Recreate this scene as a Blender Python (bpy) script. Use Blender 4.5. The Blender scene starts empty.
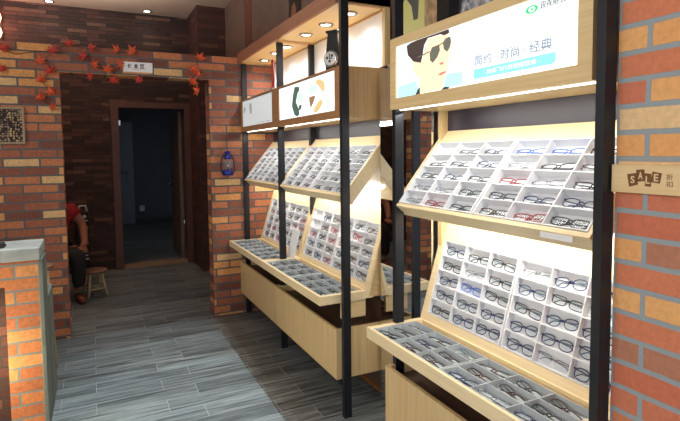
import bpy, bmesh, math, random
from mathutils import Vector, Matrix
random.seed(7)
SC = bpy.context.scene
COL = SC.collection
PI = math.pi

# ------------------------------------------------------------------ helpers
class MB:
    """collects shapes, builds ONE mesh object"""
    def __init__(s): s.v=[]; s.f=[]; s.m=[]; s.mi=0; s.sm=[]
    def add(s, vs, fs, smooth=False, M=None):
        n=len(s.v)
        s.v += [tuple(M@Vector(p)) if M else tuple(p) for p in vs]
        for f in fs: s.f.append([n+i for i in f]); s.m.append(s.mi); s.sm.append(smooth)
        return s
    def box(s, x0,y0,z0,x1,y1,z1, M=None):
        x0,x1=min(x0,x1),max(x0,x1); y0,y1=min(y0,y1),max(y0,y1); z0,z1=min(z0,z1),max(z0,z1)
        vs=[(x0,y0,z0),(x1,y0,z0),(x1,y1,z0),(x0,y1,z0),(x0,y0,z1),(x1,y0,z1),(x1,y1,z1),(x0,y1,z1)]
        return s.add(vs,[(0,3,2,1),(4,5,6,7),(0,1,5,4),(1,2,6,5),(2,3,7,6),(3,0,4,7)],M=M)
    def prism(s, pts, z0, z1, M=None):
        n=len(pts)
        a=sum(pts[i][0]*pts[(i+1)%n][1]-pts[(i+1)%n][0]*pts[i][1] for i in range(n))
        if a<0: pts=pts[::-1]
        vs=[(p[0],p[1],z0) for p in pts]+[(p[0],p[1],z1) for p in pts]
        fs=[list(range(n))[::-1],[n+i for i in range(n)]]+[(i,(i+1)%n,n+(i+1)%n,n+i) for i in range(n)]
        return s.add(vs,fs,M=M)
    def tube(s, pts, r, n=8, closed=False, M=None, radii=None):
        pts=[Vector(p) for p in pts]; N=len(pts); vs=[]; fs=[]
        up=None
        for i,p in enumerate(pts):
            if closed: t=pts[(i+1)%N]-pts[i-1]
            else: t=pts[min(i+1,N-1)]-pts[max(i-1,0)]
            t.normalize()
            if up is None:
                up=Vector((0,0,1)) if abs(t.z)<.9 else Vector((1,0,0))
            a=t.cross(up)
            if a.length<1e-4: a=t.cross(Vector((1,0,0)))
            a.normalize(); b=t.cross(a); b.normalize(); up=-b if (-b).dot(up)>0 else b
            rr=radii[i] if radii else r
            for k in range(n):
                an=2*PI*k/n; vs.append(p+a*math.cos(an)*rr+b*math.sin(an)*rr)
        R=N if closed else N-1
        for i in range(R):
            for k in range(n):
                j=(i+1)%N
                fs.append((i*n+k,i*n+(k+1)%n,j*n+(k+1)%n,j*n+k))
        if not closed: fs+= [list(range(n))[::-1],[(N-1)*n+k for k in range(n)]]
        return s.add(vs,fs,True,M)
    def lathe(s, prof, n=20, M=None, smooth=True):
        vs=[];fs=[]
        for r,z in prof:
            for k in range(n):
                a=2*PI*k/n; vs.append((r*math.cos(a),r*math.sin(a),z))
        for i in range(len(prof)-1):
            for k in range(n): fs.append((i*n+k,i*n+(k+1)%n,(i+1)*n+(k+1)%n,(i+1)*n+k))
        fs+=[list(range(n))[::-1],[(len(prof)-1)*n+k for k in range(n)]]
        return s.add(vs,fs,smooth,M)
    def build(s, name, mat, parent=None, bevel=0):
        me=bpy.data.meshes.new(name); me.from_pydata(s.v,[],s.f)
        mats=mat if isinstance(mat,(list,tuple)) else [mat]
        for m in mats: me.materials.append(m)
        for p,mi,sm in zip(me.polygons,s.m,s.sm): p.material_index=mi; p.use_smooth=sm
        bm=bmesh.new(); bm.from_mesh(me); bmesh.ops.recalc_face_normals(bm,faces=bm.faces); bm.to_mesh(me); bm.free()
        o=bpy.data.objects.new(name,me); COL.objects.link(o)
        if parent: o.parent=parent
        if bevel:
            b=o.modifiers.new('bevel','BEVEL'); b.width=bevel; b.segments=2; b.limit_method='ANGLE'
        return o
def tag(o,label,cat,group=None,kind=None):
    o['label']=label; o['category']=cat
    if group:o['group']=group
    if kind:o['kind']=kind
    return o
def empty(name,M=None,label=None,cat=None,group=None):
    o=bpy.data.objects.new(name,None); o.empty_display_size=.05; COL.objects.link(o)
    if M is not None: o.matrix_world=M
    if label: tag(o,label,cat,group)
    return o
def struct(mb,name,mat,bevel=0):
    o=mb.build(name,mat,None,bevel); o['kind']='structure'; return o
def frame(origin,x,y,z):
    M=Matrix.Identity(4)
    for i,a in enumerate((x,y,z)):
        a=Vector(a).normalized()
        for r in range(3): M[r][i]=a[r]
    for r in range(3): M[r][3]=origin[r]
    return M
def T(x,y,z,rz=0): return Matrix.Translation((x,y,z))@Matrix.Rotation(rz,4,'Z')
def text_mb(s,size,depth=.0006,extr=0):
    """text -> mesh data centred on its box; size = glyph height"""
    c=bpy.data.curves.new('lettering','FONT'); c.body=s; c.size=size; c.align_x='LEFT'; c.extrude=depth; c.offset=extr
    c.resolution_u=3
    o=bpy.data.objects.new('lettering',c); COL.objects.link(o)
    dg=bpy.context.evaluated_depsgraph_get(); dg.update()
    me=bpy.data.meshes.new_from_object(o.evaluated_get(dg))
    vs=[v.co.copy() for v in me.vertices]; fs=[list(p.vertices) for p in me.polygons]
    bpy.data.objects.remove(o); bpy.data.curves.remove(c); bpy.data.meshes.remove(me)
    return vs,fs
def add_text(mb,s,x0,y0,x1,y1,z,depth=.0006,bold=0):
    """fit the text into the rectangle x0..x1, y0..y1 at height z"""
    vs,fs=text_mb(s,.05,depth,bold)
    if not vs: return
    a=min(v.x for v in vs);b=max(v.x for v in vs);c=min(v.y for v in vs);d=max(v.y for v in vs)
    out=[(x0+(v.x-a)/(b-a)*(x1-x0), y0+(v.y-c)/(d-c)*(y1-y0), z+v.z) for v in vs]
    mb.add(out,fs)

# ------------------------------------------------------------------ materials
def lin(c):
    return tuple((x/12.92 if x<=.04045 else ((x+.055)/1.055)**2.4) for x in [k/255 for k in c])+(1,)
def newmat(name):
    m=bpy.data.materials.new(name); m.use_nodes=True; nt=m.node_tree
    return m,nt,nt.nodes['Principled BSDF']
def plain(name,rgb,rough=.5,metal=0,var=.06,scale=30,spec=.5):
    m,nt,b=newmat(name); c=lin(rgb)
    n=nt.nodes.new('ShaderNodeTexNoise'); n.inputs['Scale'].default_value=scale; n.inputs['Detail'].default_value=3
    tc=nt.nodes.new('ShaderNodeTexCoord'); nt.links.new(tc.outputs['Object'],n.inputs['Vector'])
    r=nt.nodes.new('ShaderNodeValToRGB')
    r.color_ramp.elements[0].position=.3; r.color_ramp.elements[1].position=.7
    r.color_ramp.elements[0].color=tuple(x*(1-var) for x in c[:3])+(1,)
    r.color_ramp.elements[1].color=tuple(min(1,x*(1+var)) for x in c[:3])+(1,)
    nt.links.new(n.outputs['Fac'],r.inputs['Fac']); nt.links.new(r.outputs['Color'],b.inputs['Base Color'])
    b.inputs['Roughness'].default_value=rough; b.inputs['Metallic'].default_value=metal
    b.inputs['Specular IOR Level'].default_value=spec
    return m
def emis(name,rgb,strength):
    m,nt,b=newmat(name); b.inputs['Base Color'].default_value=lin(rgb)
    b.inputs['Emission Color'].default_value=lin(rgb); b.inputs['Emission Strength'].default_value=strength
    b.inputs['Roughness'].default_value=.4
    return m
def wood(name,c1,c2,axis='Z',rough=.42,fine=1.0):
    m,nt,b=newmat(name)
    tc=nt.nodes.new('ShaderNodeTexCoord'); mp=nt.nodes.new('ShaderNodeMapping')
    nt.links.new(tc.outputs['Object'],mp.inputs['Vector'])
    s=[70*fine]*3; s['XYZ'.index(axis)]=2.2; mp.inputs['Scale'].default_value=s
    n=nt.nodes.new('ShaderNodeTexNoise'); n.inputs['Scale'].default_value=1; n.inputs['Detail'].default_value=5; n.inputs['Roughness'].default_value=.6
    nt.links.new(mp.outputs['Vector'],n.inputs['Vector'])
    r=nt.nodes.new('ShaderNodeValToRGB'); r.color_ramp.elements[0].position=.32; r.color_ramp.elements[1].position=.68
    r.color_ramp.elements[0].color=lin(c1); r.color_ramp.elements[1].color=lin(c2)
    nt.links.new(n.outputs['Fac'],r.inputs['Fac']); nt.links.new(r.outputs['Color'],b.inputs['Base Color'])
    bp=nt.nodes.new('ShaderNodeBump'); bp.inputs['Strength'].default_value=.08; bp.inputs['Distance'].default_value=.002
    nt.links.new(n.outputs['Fac'],bp.inputs['Height']); nt.links.new(bp.outputs['Normal'],b.inputs['Normal'])
    b.inputs['Roughness'].default_value=rough
    return m
def bricks(name,pal,mortar,bw=.25,rh=.07,off=.5,msize=.006,u0=0,z0=.023,rough=.75,bump=.5,floor=False,noise_amt=.25,freq=2,grain=False,pal2=None):
    """world-position brick pattern; pal = list of (position, colour)"""
    m,nt,b=newmat(name); N=nt.nodes.new; L=nt.links.new
    g=N('ShaderNodeNewGeometry'); sx=N('ShaderNodeSeparateXYZ'); L(g.outputs['Position'],sx.inputs[0])
    cb=N('ShaderNodeCombineXYZ')
    if floor:
        au=N('ShaderNodeMath'); au.operation='ADD'; au.inputs[1].default_value=u0; L(sx.outputs['X'],au.inputs[0])
        av=N('ShaderNodeMath'); av.operation='ADD'; av.inputs[1].default_value=z0; L(sx.outputs['Y'],av.inputs[0])
    else:
        sn=N('ShaderNodeSeparateXYZ'); L(g.outputs['True Normal'],sn.inputs[0])
        ab=N('ShaderNodeMath'); ab.operation='ABSOLUTE'; L(sn.outputs['X'],ab.inputs[0])
        gt=N('ShaderNodeMath'); gt.operation='GREATER_THAN'; gt.inputs[1].default_value=.5; L(ab.outputs[0],gt.inputs[0])
        mx=N('ShaderNodeMix'); mx.data_type='FLOAT'; L(gt.outputs[0],mx.inputs['Factor']); L(sx.outputs['X'],mx.inputs[2]); L(sx.outputs['Y'],mx.inputs[3])
        au=N('ShaderNodeMath'); au.operation='ADD'; au.inputs[1].default_value=u0; L(mx.outputs[0],au.inputs[0])
        av=N('ShaderNodeMath'); av.operation='ADD'; av.inputs[1].default_value=-z0; L(sx.outputs['Z'],av.inputs[0])
    L(au.outputs[0],cb.inputs[0]); L(av.outputs[0],cb.inputs[1])
    # slight wobble of the joints
    wn=N('ShaderNodeTexNoise'); wn.inputs['Scale'].default_value=14; L(g.outputs['Position'],wn.inputs['Vector'])
    ws=N('ShaderNodeVectorMath'); ws.operation='SUBTRACT'; ws.inputs[1].default_value=(.5,.5,.5); L(wn.outputs['Color'],ws.inputs[0])
    wm=N('ShaderNodeVectorMath'); wm.operation='SCALE'; wm.inputs['Scale'].default_value=.002 if floor else .005; L(ws.outputs[0],wm.inputs[0])
    wa=N('ShaderNodeVectorMath'); wa.operation='ADD'; L(cb.outputs[0],wa.inputs[0]); L(wm.outputs[0],wa.inputs[1])
    bt=N('ShaderNodeTexBrick'); L(wa.outputs[0],bt.inputs['Vector'])
    bt.offset=off; bt.offset_frequency=freq; bt.squash=1
    bt.inputs['Color1'].default_value=(0,0,0,1); bt.inputs['Color2'].default_value=(1,1,1,1); bt.inputs['Mortar'].default_value=(.5,.5,.5,1)
    bt.inputs['Scale'].default_value=1; bt.inputs['Mortar Size'].default_value=msize; bt.inputs['Mortar Smooth'].default_value=.15
    bt.inputs['Brick Width'].default_value=bw; bt.inputs['Row Height'].default_value=rh; bt.inputs['Bias'].default_value=0
    r=N('ShaderNodeValToRGB'); r.color_ramp.interpolation='CONSTANT' if not floor else 'LINEAR'
    while len(r.color_ramp.elements)<len(pal): r.color_ramp.elements.new(.5)
    for e,(p,c) in zip(r.color_ramp.elements,pal): e.position=p; e.color=lin(c)
    L(bt.outputs['Color'],r.inputs['Fac'])
    if pal2:
        r1=r; r=N('ShaderNodeMix'); r.data_type='RGBA'; r2=N('ShaderNodeValToRGB'); r2.color_ramp.interpolation='CONSTANT'
        while len(r2.color_ramp.elements)<len(pal2): r2.color_ramp.elements.new(.5)
        for e,(p,c) in zip(r2.color_ramp.elements,pal2): e.position=p; e.color=lin(c)
        L(bt.outputs['Color'],r2.inputs['Fac'])
        dv=N('ShaderNodeMath'); dv.operation='DIVIDE'; dv.inputs[1].default_value=rh*2; L(av.outputs[0],dv.inputs[0])
        fr=N('ShaderNodeMath'); fr.operation='FRACT'; L(dv.outputs[0],fr.inputs[0])
        g2=N('ShaderNodeMath'); g2.operation='GREATER_THAN'; g2.inputs[1].default_value=.5; L(fr.outputs[0],g2.inputs[0])
        L(g2.outputs[0],r.inputs['Factor']); L(r1.outputs['Color'],r.inputs[6]); L(r2.outputs['Color'],r.inputs[7]); rout=r.outputs[2]
    else: rout=r.outputs['Color']
    n=N('ShaderNodeTexNoise'); n.inputs['Detail'].default_value=6; n.inputs['Roughness'].default_value=.65
    if grain:
        mp=N('ShaderNodeMapping'); mp.inputs['Scale'].default_value=(1.8,38,1); L(g.outputs['Position'],mp.inputs['Vector'])
        wv=N('ShaderNodeVectorMath'); wv.operation='ADD'; L(mp.outputs[0],wv.inputs[0]); L(bt.outputs['Color'],wv.inputs[1]) 
        L(wv.outputs[0],n.inputs['Vector']); n.inputs['Scale'].default_value=1.3
    else:
        L(g.outputs['Position'],n.inputs['Vector']); n.inputs['Scale'].default_value=55
    mm=N('ShaderNodeMapRange'); mm.inputs['From Min'].default_value=.3; mm.inputs['From Max'].default_value=.7
    mm.inputs['To Min'].default_value=1-noise_amt; mm.inputs['To Max'].default_value=1+noise_amt; L(n.outputs['Fac'],mm.inputs['Value'])
    mu=N('ShaderNodeVectorMath'); mu.operation='SCALE'; L(rout,mu.inputs[0]); L(mm.outputs[0],mu.inputs['Scale'])
    mix=N('ShaderNodeMix'); mix.data_type='RGBA'; L(bt.outputs['Fac'],mix.inputs['Factor']); L(mu.outputs[0],mix.inputs[6]); mix.inputs[7].default_value=lin(mortar)
    L(mix.outputs[2],b.inputs['Base Color'])
    h=N('ShaderNodeMath'); h.operation='MULTIPLY_ADD'; L(bt.outputs['Fac'],h.inputs[0]); h.inputs[1].default_value=-1; L(n.outputs['Fac'],h.inputs[2]) 
    bp=N('ShaderNodeBump'); bp.inputs['Strength'].default_value=bump; bp.inputs['Distance'].default_value=.004; L(h.outputs[0],bp.inputs['Height']); L(bp.outputs['Normal'],b.inputs['Normal'])
    b.inputs['Roughness'].default_value=rough
    return m
M={}
PAL=[(0,(120,52,38)),(.22,(176,78,46)),(.45,(200,92,50)),(.62,(222,140,66)),(.76,(150,64,42)),(.88,(226,170,104))]
M['brick']=bricks('brick wall',[(0,(112,64,50)),(.18,(150,88,62)),(.4,(178,110,72)),(.58,(206,144,84)),(.74,(128,74,56)),(.92,(206,166,114))],(82,86,86),msize=.0075)
M['brick_near']=bricks('brick near',[(0,(176,118,92)),(.3,(224,162,100)),(.55,(198,116,86)),(.75,(226,168,106))],(146,156,160),u0=-.925+5,z0=-.047,off=.34,noise_amt=.12,msize=.0075,pal2=[(0,(196,110,80)),(.5,(204,122,86)),(.9,(224,188,140))])
M['brick_counter']=bricks('brick counter',[(0,(172,100,60)),(.3,(192,116,66)),(.55,(204,136,80)),(.8,(180,104,62))],(120,124,118),bw=.25,u0=.02)
M['stack']=bricks('stacked wood strips',[(0,(50,33,29)),(.3,(64,42,37)),(.55,(78,51,43)),(.75,(57,38,34)),(.9,(98,71,58))],(28,18,15),bw=.22,rh=.048,off=.37,msize=.002,noise_amt=.35,bump=.9)
M['dark_brick']=bricks('dark red brick',[(0,(66,36,30)),(.4,(82,44,36)),(.7,(72,40,34)),(.9,(100,58,44))],(52,42,40),off=.5,rh=.06,noise_amt=.25)
M['floor']=bricks('plank tile',[(0,(84,90,93)),(.5,(100,107,109)),(1,(118,125,127))],(158,164,164),bw=.585,rh=.155,off=.333,msize=.0015,u0=.03+5.85,z0=.03,floor=True,rough=.4,bump=.15,noise_amt=.95,grain=True)
M['oak']=wood('light oak vertical',(212,182,132),(228,202,152),'Y')
M['oakx']=wood('light oak along X',(212,182,132),(228,202,152),'X')
M['oakz']=wood('light oak upright',(204,172,120),(222,194,144),'Z')
M['case']=wood('case oak',(224,202,158),(237,218,178),'X')
M['crown']=wood('crown oak',(230,208,158),(240,220,176),'Y')
M['crownx']=wood('sign oak',(188,150,100),(206,168,118),'Y')
M['stoolseat']=wood('seat wood',(120,84,62),(140,100,74),'X',.45)
M['stoolleg']=wood('leg wood',(170,152,116),(188,170,134),'Z',.5)
M['sale']=wood('pine board',(214,184,134),(226,198,150),'X',.5)
M['black']=plain('black metal',(32,35,41),.38,.3)
M['blackm']=plain('matte black',(16,16,18),.6)
M['brown']=plain('dark brown laminate',(84,62,50),.45,scale=12)
M['slate']=plain('slate glass',(50,45,56),.38,scale=4)
M['signbrown']=wood('brown sign wood',(160,116,78),(178,132,92),'X')
M['lipbrown']=wood('red brown lip',(140,88,62),(160,104,76),'Y')
M['tray_insert']=plain('grey tray lining',(176,184,188),.55,var=.03)
M['white_insert']=plain('white plastic',(222,224,228),.45,var=.02)
M['white_glass']=plain('white glass',(232,233,238),.3,var=.03,scale=3)
M['paper']=plain('white card',(232,232,236),.6,var=.02)
M['dkpanel']=plain('dark wall panel',(112,90,80),.5,var=.15,scale=5)
M['dkseam']=plain('wall seam',(36,26,24),.6)
M['redbrown']=plain('red brown trim',(110,62,48),.5,var=.12)
M['ceil']=plain('ceiling paint',(198,172,152),.8,var=.04,scale=4)
M['plaster']=plain('inner plaster',(96,98,104),.8,var=.06,scale=4)
M['door_b']=plain('blue grey door',(128,138,150),.5,var=.05,scale=4)
M['door_br']=plain('brown door',(112,96,86),.5,var=.08,scale=6)
M['doorframe']=plain('dark door frame',(92,58,48),.5,var=.1,scale=10)
M['sill']=plain('pale threshold',(150,124,92),.6,var=.1)
M['conc']=plain('grey concrete',(152,156,152),.7,var=.16,scale=14)
M['conc2']=plain('greenish render',(104,110,102),.7,var=.18,scale=12)
M['chrome']=plain('brushed metal',(180,182,186),.25,.9)
M['blue']=plain('blue enamel',(28,44,128),.25,.2)
M['dkblue']=plain('dark blue enamel',(16,22,60),.35,.2)
M['red']=plain('red cloth',(150,24,30),.8)
M['redp']=plain('red plastic',(176,36,44),.4)
M['skin']=plain('skin',(150,96,72),.6)
M['hair']=plain('black hair',(22,18,18),.6)
M['trouser']=plain('dark trousers',(26,24,28),.8)
M['shoe']=plain('brown shoe',(110,52,40),.6)
M['bagw']=plain('white cloth pattern',(196,196,204),.6)
M['leaf_r']=plain('red leaf',(176,46,34),.6,var=.25,scale=60)
M['leaf_o']=plain('orange leaf',(200,78,34),.6,var=.25,scale=60)
M['stem']=plain('brown stem',(84,52,34),.8)
M['orange']=plain('orange strip',(200,120,30),.6)
M['tile_wd']=plain('wood slice',(186,156,118),.7,var=.35,scale=25)
M['tile_bg']=plain('dark backing',(40,34,34),.8)
M['frame_l']=plain('pale wood frame',(150,130,106),.6)
M['dkgrey']=plain('dark grey',(60,62,68),.5)
M['led']=emis('led tube',(255,250,240),5)
M['disc']=emis('downlight disc',(255,244,226),12)
M['bulb']=emis('warm bulb',(255,150,120),9)
M['signw']=emis('backlit white',(250,253,255),.92)
M['signw1']=emis('dim backlit white',(206,214,216),.62)
def prn(n,c,s=.92): M[n]=emis('print '+n,c,s)
prn('p_sea',(170,226,232)); prn('p_sky',(205,240,246)); prn('p_hair',(58,50,48)); prn('p_skin',(252,212,178)); prn('p_lens',(92,96,86)); prn('p_mouth',(206,120,104))
prn('p_shirt',(44,60,70)); prn('p_rib',(132,218,222)); prn('p_grey',(128,142,158)); prn('p_white',(246,252,252)); prn('p_green',(50,190,120)); prn('p_dk',(90,100,104))
prn('p_wdk',(70,92,84)); prn('p_dial',(196,226,212)); prn('p_gold',(206,180,130)); prn('p_brn',(140,112,88)); prn('p_pale',(222,234,226)); prn('p_lgrey',(150,160,160),.6)
prn('p_camo1',(176,172,110),.34); prn('p_camo2',(88,90,88),.08)  # added glow lifts the poster's tones; the sheet is no lamp
# clear lens
m,nt,b=newmat('clear lens')
b.inputs['Base Color'].default_value=(.36,.46,.52,1); b.inputs['Roughness'].default_value=.15; b.inputs['Alpha'].default_value=.10; b.inputs['Specular IOR Level'].default_value=.25
M['lens']=m
m,nt,b=newmat('lantern glass'); b.inputs['Base Color'].default_value=(.4,.4,.42,1); b.inputs['Roughness'].default_value=.05; b.inputs['Alpha'].default_value=.2; M['lglass']=m
m,nt,b=newmat('mirror'); b.inputs['Base Color'].default_value=(.82,.84,.86,1); b.inputs['Roughness'].default_value=.02; b.inputs['Metallic'].default_value=1; M['mirror']=m
# glitter panel
m,nt,b=newmat('glitter'); vo=nt.nodes.new('ShaderNodeTexVoronoi'); vo.inputs['Scale'].default_value=60
tc=nt.nodes.new('ShaderNodeTexCoord'); nt.links.new(tc.outputs['Object'],vo.inputs['Vector'])
r=nt.nodes.new('ShaderNodeValToRGB'); r.color_ramp.elements[0].color=lin((90,92,104)); r.color_ramp.elements[1].color=lin((222,224,232))
nt.links.new(vo.outputs['Color'],r.inputs['Fac']); nt.links.new(r.outputs['Color'],b.inputs['Base Color']); b.inputs['Roughness'].default_value=.25; M['glitter']=m

# ------------------------------------------------------------------ plan
B0,B1,B2,B3,B4=4.716,3.695,2.592,2.058,.985     # bay ends along the wall
BW=4.716                                          # face of the brick partition
def RX(o): return frame(o,(0,-1,0),(0,0,1),(-1,0,0))   # face that looks to -X: x=-Y, y=up

# ------------------------------------------------------------------ setting
struct(MB().box(-3.2,-2.5,-.1,1.75,13,0),'floor',M['floor'])
c=MB()
c.box(-3.2,-2.5,3.36,1.75,6.9,3.46); c.box(-3.2,6.9,3.36,1.75,7.6,3.46)
struct(c,'ceiling',M['ceil'])
w=MB(); w.box(-3.05,BW,0,-.212,BW+.18,2.397); w.box(.975,BW,0,1.6,BW+.18,2.397); w.box(-.212,BW,2.18,.975,BW+.18,2.397)
struct(w,'wall_back',M['brick'])
w=MB(); w.box(-3.05,7.3,0,.30,7.42,3.36); w.box(1.19,7.3,0,1.6,7.42,3.36); w.box(.30,7.3,2.16,1.19,7.42,3.36)
struct(w,'wall_far',M['stack'])
struct(MB().box(1.235,6.6,0,1.6,7.3,3.36),'wall_column',M['dark_brick'])
struct(MB().box(1.6,.45,0,1.72,7.42,3.36),'wall_right',M['dkpanel'])
struct(MB().box(1.29,-2.5,0,1.72,.925,3.36),'wall_front_right',M['brick_near'])
struct(MB().box(-3.2,-2.5,0,-3.05,7.42,3.36),'wall_left',M['stack'])
# dark boards on the right wall above the shelves
for i,(ya,yb,mm) in enumerate(((6.59,5.66,'dkpanel'),(5.40,4.26,'dkpanel'),(5.64,5.42,'redbrown'),(4.0,2.7,'dkpanel'))):
    struct(MB().box(1.585,yb,2.42,1.6,ya,3.36),'trim_%d'%(i+1),M[mm])
# rear doorway: frame, sill, two doors in the dim room beyond
t=MB(); t.box(.235,7.24,0,.33,7.45,2.12); t.box(1.15,7.24,0,1.232,7.45,2.12); t.box(.235,7.24,2.12,1.232,7.45,2.2)
o=struct(t,'trim_5',M['doorframe'],.004)
l=MB().box(.325,7.225,1.89,.345,7.24,1.955).build('strike_plate',M['chrome'],o)
struct(MB().box(.33,7.26,0,1.15,7.44,.035),'trim_6',M['sill'])
w=MB(); w.box(-.6,12,0,2.4,12.1,2.9); w.box(-.7,7.42,0,-.6,12.1,2.9); w.box(2.3,7.42,0,2.4,12.1,2.9); w.box(-.7,7.42,2.75,2.4,12.1,2.85)
struct(w,'wall_inner',M['plaster'])
struct(MB().box(-.6,11.97,0,2.3,12,.09),'baseboard_inner',M['dkgrey'])
d=MB().box(.02,11.93,0,.80,11.99,2.2).build('door_2',M['door_b']); d['kind']='structure'
h=MB(); h.tube([(.66,11.93,1.12),(.66,11.88,1.12),(.55,11.88,1.12)],.018); h.lathe([(.03,0),(.03,.012)],16,Matrix.Translation((.66,11.93,1.12))@Matrix.Rotation(PI/2,4,'X')); h.lathe([(.022,0),(.022,.01)],12,Matrix.Translation((.66,11.93,1.0))@Matrix.Rotation(PI/2,4,'X'))
h.build('door_handle',M['chrome'],d)
d=MB().box(1.10,7.46,.03,1.14,8.32,2.1).build('door_1',M['door_br']); d['kind']='structure'
h=MB(); h.tube([(1.10,8.2,1.05),(1.05,8.2,1.05),(1.05,8.08,1.05)],.012); h.build('door_handle',M['chrome'],d)
t=MB(); t.box(1.12,11.9,0,1.2,11.97,2.3); t.box(.80,11.9,0,.86,11.97,2.3); t.box(.80,11.9,2.22,1.2,11.97,2.3)
o=MB().box(.90,11.945,.26,1.0,11.995,.38).build('wall_socket',M['paper']); tag(o,'small white wall socket low in the dim back room','socket')

# ------------------------------------------------------------------ lights in the ceiling of the passage
def downlight(name,x,y,z,label,group,r=.05,power=0,col=(1,.86,.68),spot=1.9):
    e=empty(name,T(x,y,z),label,'light',group)
    MB().lathe([(r*.78,-.004),(r*1.0,-.012),(r*1.22,-.008),(r*1.22,0)],24).build('rim',M['chrome'],e)
    MB().lathe([(r*.8,-.006),(r*.8,-.003)],24).build('lamp_disc',M['disc'],e)
    if power:
        L=bpy.data.lights.new(name,'SPOT'); L.energy=power; L.color=col; L.spot_size=spot; L.spot_blend=1; L.shadow_soft_size=.03
        lo=bpy.data.objects.new('lamp_light',L); COL.objects.link(lo); lo.parent=e; lo.location=(0,0,-.03)
    return e
downlight('downlight',-.395,7.147,3.36,'small round downlight in the ceiling, left one near the picture corner','passage ceiling downlights',.045,3)
downlight('downlight',.707,7.132,3.36,'small round downlight in the ceiling above the white plaque','passage ceiling downlights',.045,3)
# twin sconce on the stacked wall at upper left
e=empty('wall_sconce',T(-.94,7.3,3.0),'twin-bulb glowing wall lamp on the dark wall at upper left','lamp')
s=MB(); s.box(-.04,-.03,-.14,.04,0,.16); s.tube([(0,-.02,.09),(.0,-.1,.09)],.01); s.tube([(0,-.02,-.08),(0,-.1,-.08)],.01); s.build('bracket',M['blackm'],e)
for zz in (.12,-.05):
    MB().lathe([(.012,-.07),(.035,-.05),(.05,0),(.038,.05),(.014,.07)],16,Matrix.Translation((.0,-.11,zz))).build('bulb',M['bulb'],e)
L=bpy.data.lights.new('sconce','POINT'); L.energy=5; L.color=(1,.5,.36); L.shadow_soft_size=.06
lo=bpy.data.objects.new('lamp_light',L); COL.objects.link(lo); lo.parent=e; lo.location=(.0,-.3,.03)

# ------------------------------------------------------------------ counter
ct=empty('service_counter',T(-.6,3.3,0),'brick service counter with grey stone top at left edge','counter')
O=Matrix.Translation((.6,-3.3,0))
c=MB(); c.box(-.44,3.17,0,-.285,3.37,.82,O); c.box(-1.6,3.17,.82,-.285,3.37,.955,O); c.build('brick_front',M['brick_counter'],ct)
c=MB(); c.box(-1.6,3.36,0,-.44,3.44,.82,O); c.build('recess_back',M['dark_brick'],ct)
c=MB(); c.box(-1.62,3.15,.955,-.272,3.48,1.022,O); c.build('stone_top',M['conc'],ct,.006)
c=MB(); c.box(-.285,3.165,0,-.262,3.40,.955,O); c.box(-1.6,3.42,0,-.26,3.74,.69,O); c.build('end_panel',M['conc2'],ct,.004)
o=MB()
o.box(-.62,3.22,1.022,-.44,3.30,1.035); o.box(-.615,3.225,1.035,-.445,3.295,1.047)
tag(o.build('card_case',M['blackm'],None,.003),'small flat black case lying on the stone counter top','case')

# ------------------------------------------------------------------ stools
def stool(x,y,h,r,label,rot=0,rung=.42):
    e=empty('wooden_stool',T(x,y,0,rot),label,'stool')
    MB().lathe([(r*.9,h-.028),(r,h-.02),(r,h-.006),(r*.95,h)],28).build('seat',M['stoolseat'],e)
    tp=[];
    for a in range(4):
        an=PI/4+a*PI/2; t=Vector((math.cos(an)*r*.62,math.sin(an)*r*.62,h-.026)); b=Vector((math.cos(an)*r*1.02,math.sin(an)*r*1.02,0)); tp.append((t,b))
        MB().tube([t,b],.014,10).build('leg',M['stoolleg'],e)
    for a in range(4):
        k=rung if a%2 else rung-.1
        p=tp[a][0].lerp(tp[a][1],1-k); q=tp[(a+1)%4][0].lerp(tp[(a+1)%4][1],1-k)
        MB().tube([p,q],.008,8).build('rung',M['stoolleg'],e)
    return e
stool(-.02,6.05,.28,.128,'low round wooden stool with brown seat and pale legs in the doorway',.25)
stool(-.375,4.15,.74,.10,'tall wooden stool mostly hidden behind the counter end',.3,.45)

# ------------------------------------------------------------------ plaque, framed panel, lantern, leaves on the brick wall
def PY(x,y,z): return frame((x,y,z),(1,0,0),(0,0,1),(0,-1,0))
e=empty('room_plaque',PY(.265,BW,2.213),'white plaque with three dark characters above the opening','sign')
MB().box(0,0,0,.231,.084,.01).build('board',M['paper'],e,.002)
t=MB()
for i,ch in enumerate('休息区'): add_text(t,ch,.032+i*.050,.030,.066+i*.050,.068,.0102,.0004,.0016)
t.build('lettering',M['dkgrey'],e)
t=MB()
for i in range(9): t.box(.075+i*.008,.018,.0101,.079+i*.008,.024,.0106)
t.build('small_print',M['tile_wd'],e)
e=empty('framed_panel',PY(-.80,BW,1.605),'square framed panel of small round wood slices on the left brick wall','picture')
f=MB(); W_,H_=.335,.285
f.box(0,0,0,W_,.016,.025); f.box(0,H_-.016,0,W_,H_,.025); f.box(0,.016,0,.016,H_-.016,.025); f.box(W_-.016,.016,0,W_,H_-.016,.025); f.build('frame',M['frame_l'],e)
MB().box(.016,.016,0,W_-.016,H_-.016,.008).build('backing',M['tile_bg'],e)
s=MB()
for i in range(17):
    for j in range(14):
        if random.random()<.12: continue
        r=random.uniform(.005,.0095); s.mi=random.choice((0,0,1,2))
        s.lathe([(r,0),(r,.006),(r*.8,.008)],9,Matrix.Translation((.027+i*.0178+random.uniform(-.003,.003),.027+j*.0178+random.uniform(-.003,.003),.008)),False)
o=s.build('wood_slices',[M['tile_wd'],M['frame_l'],M['brown']],e); o['kind']='stuff'
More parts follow.
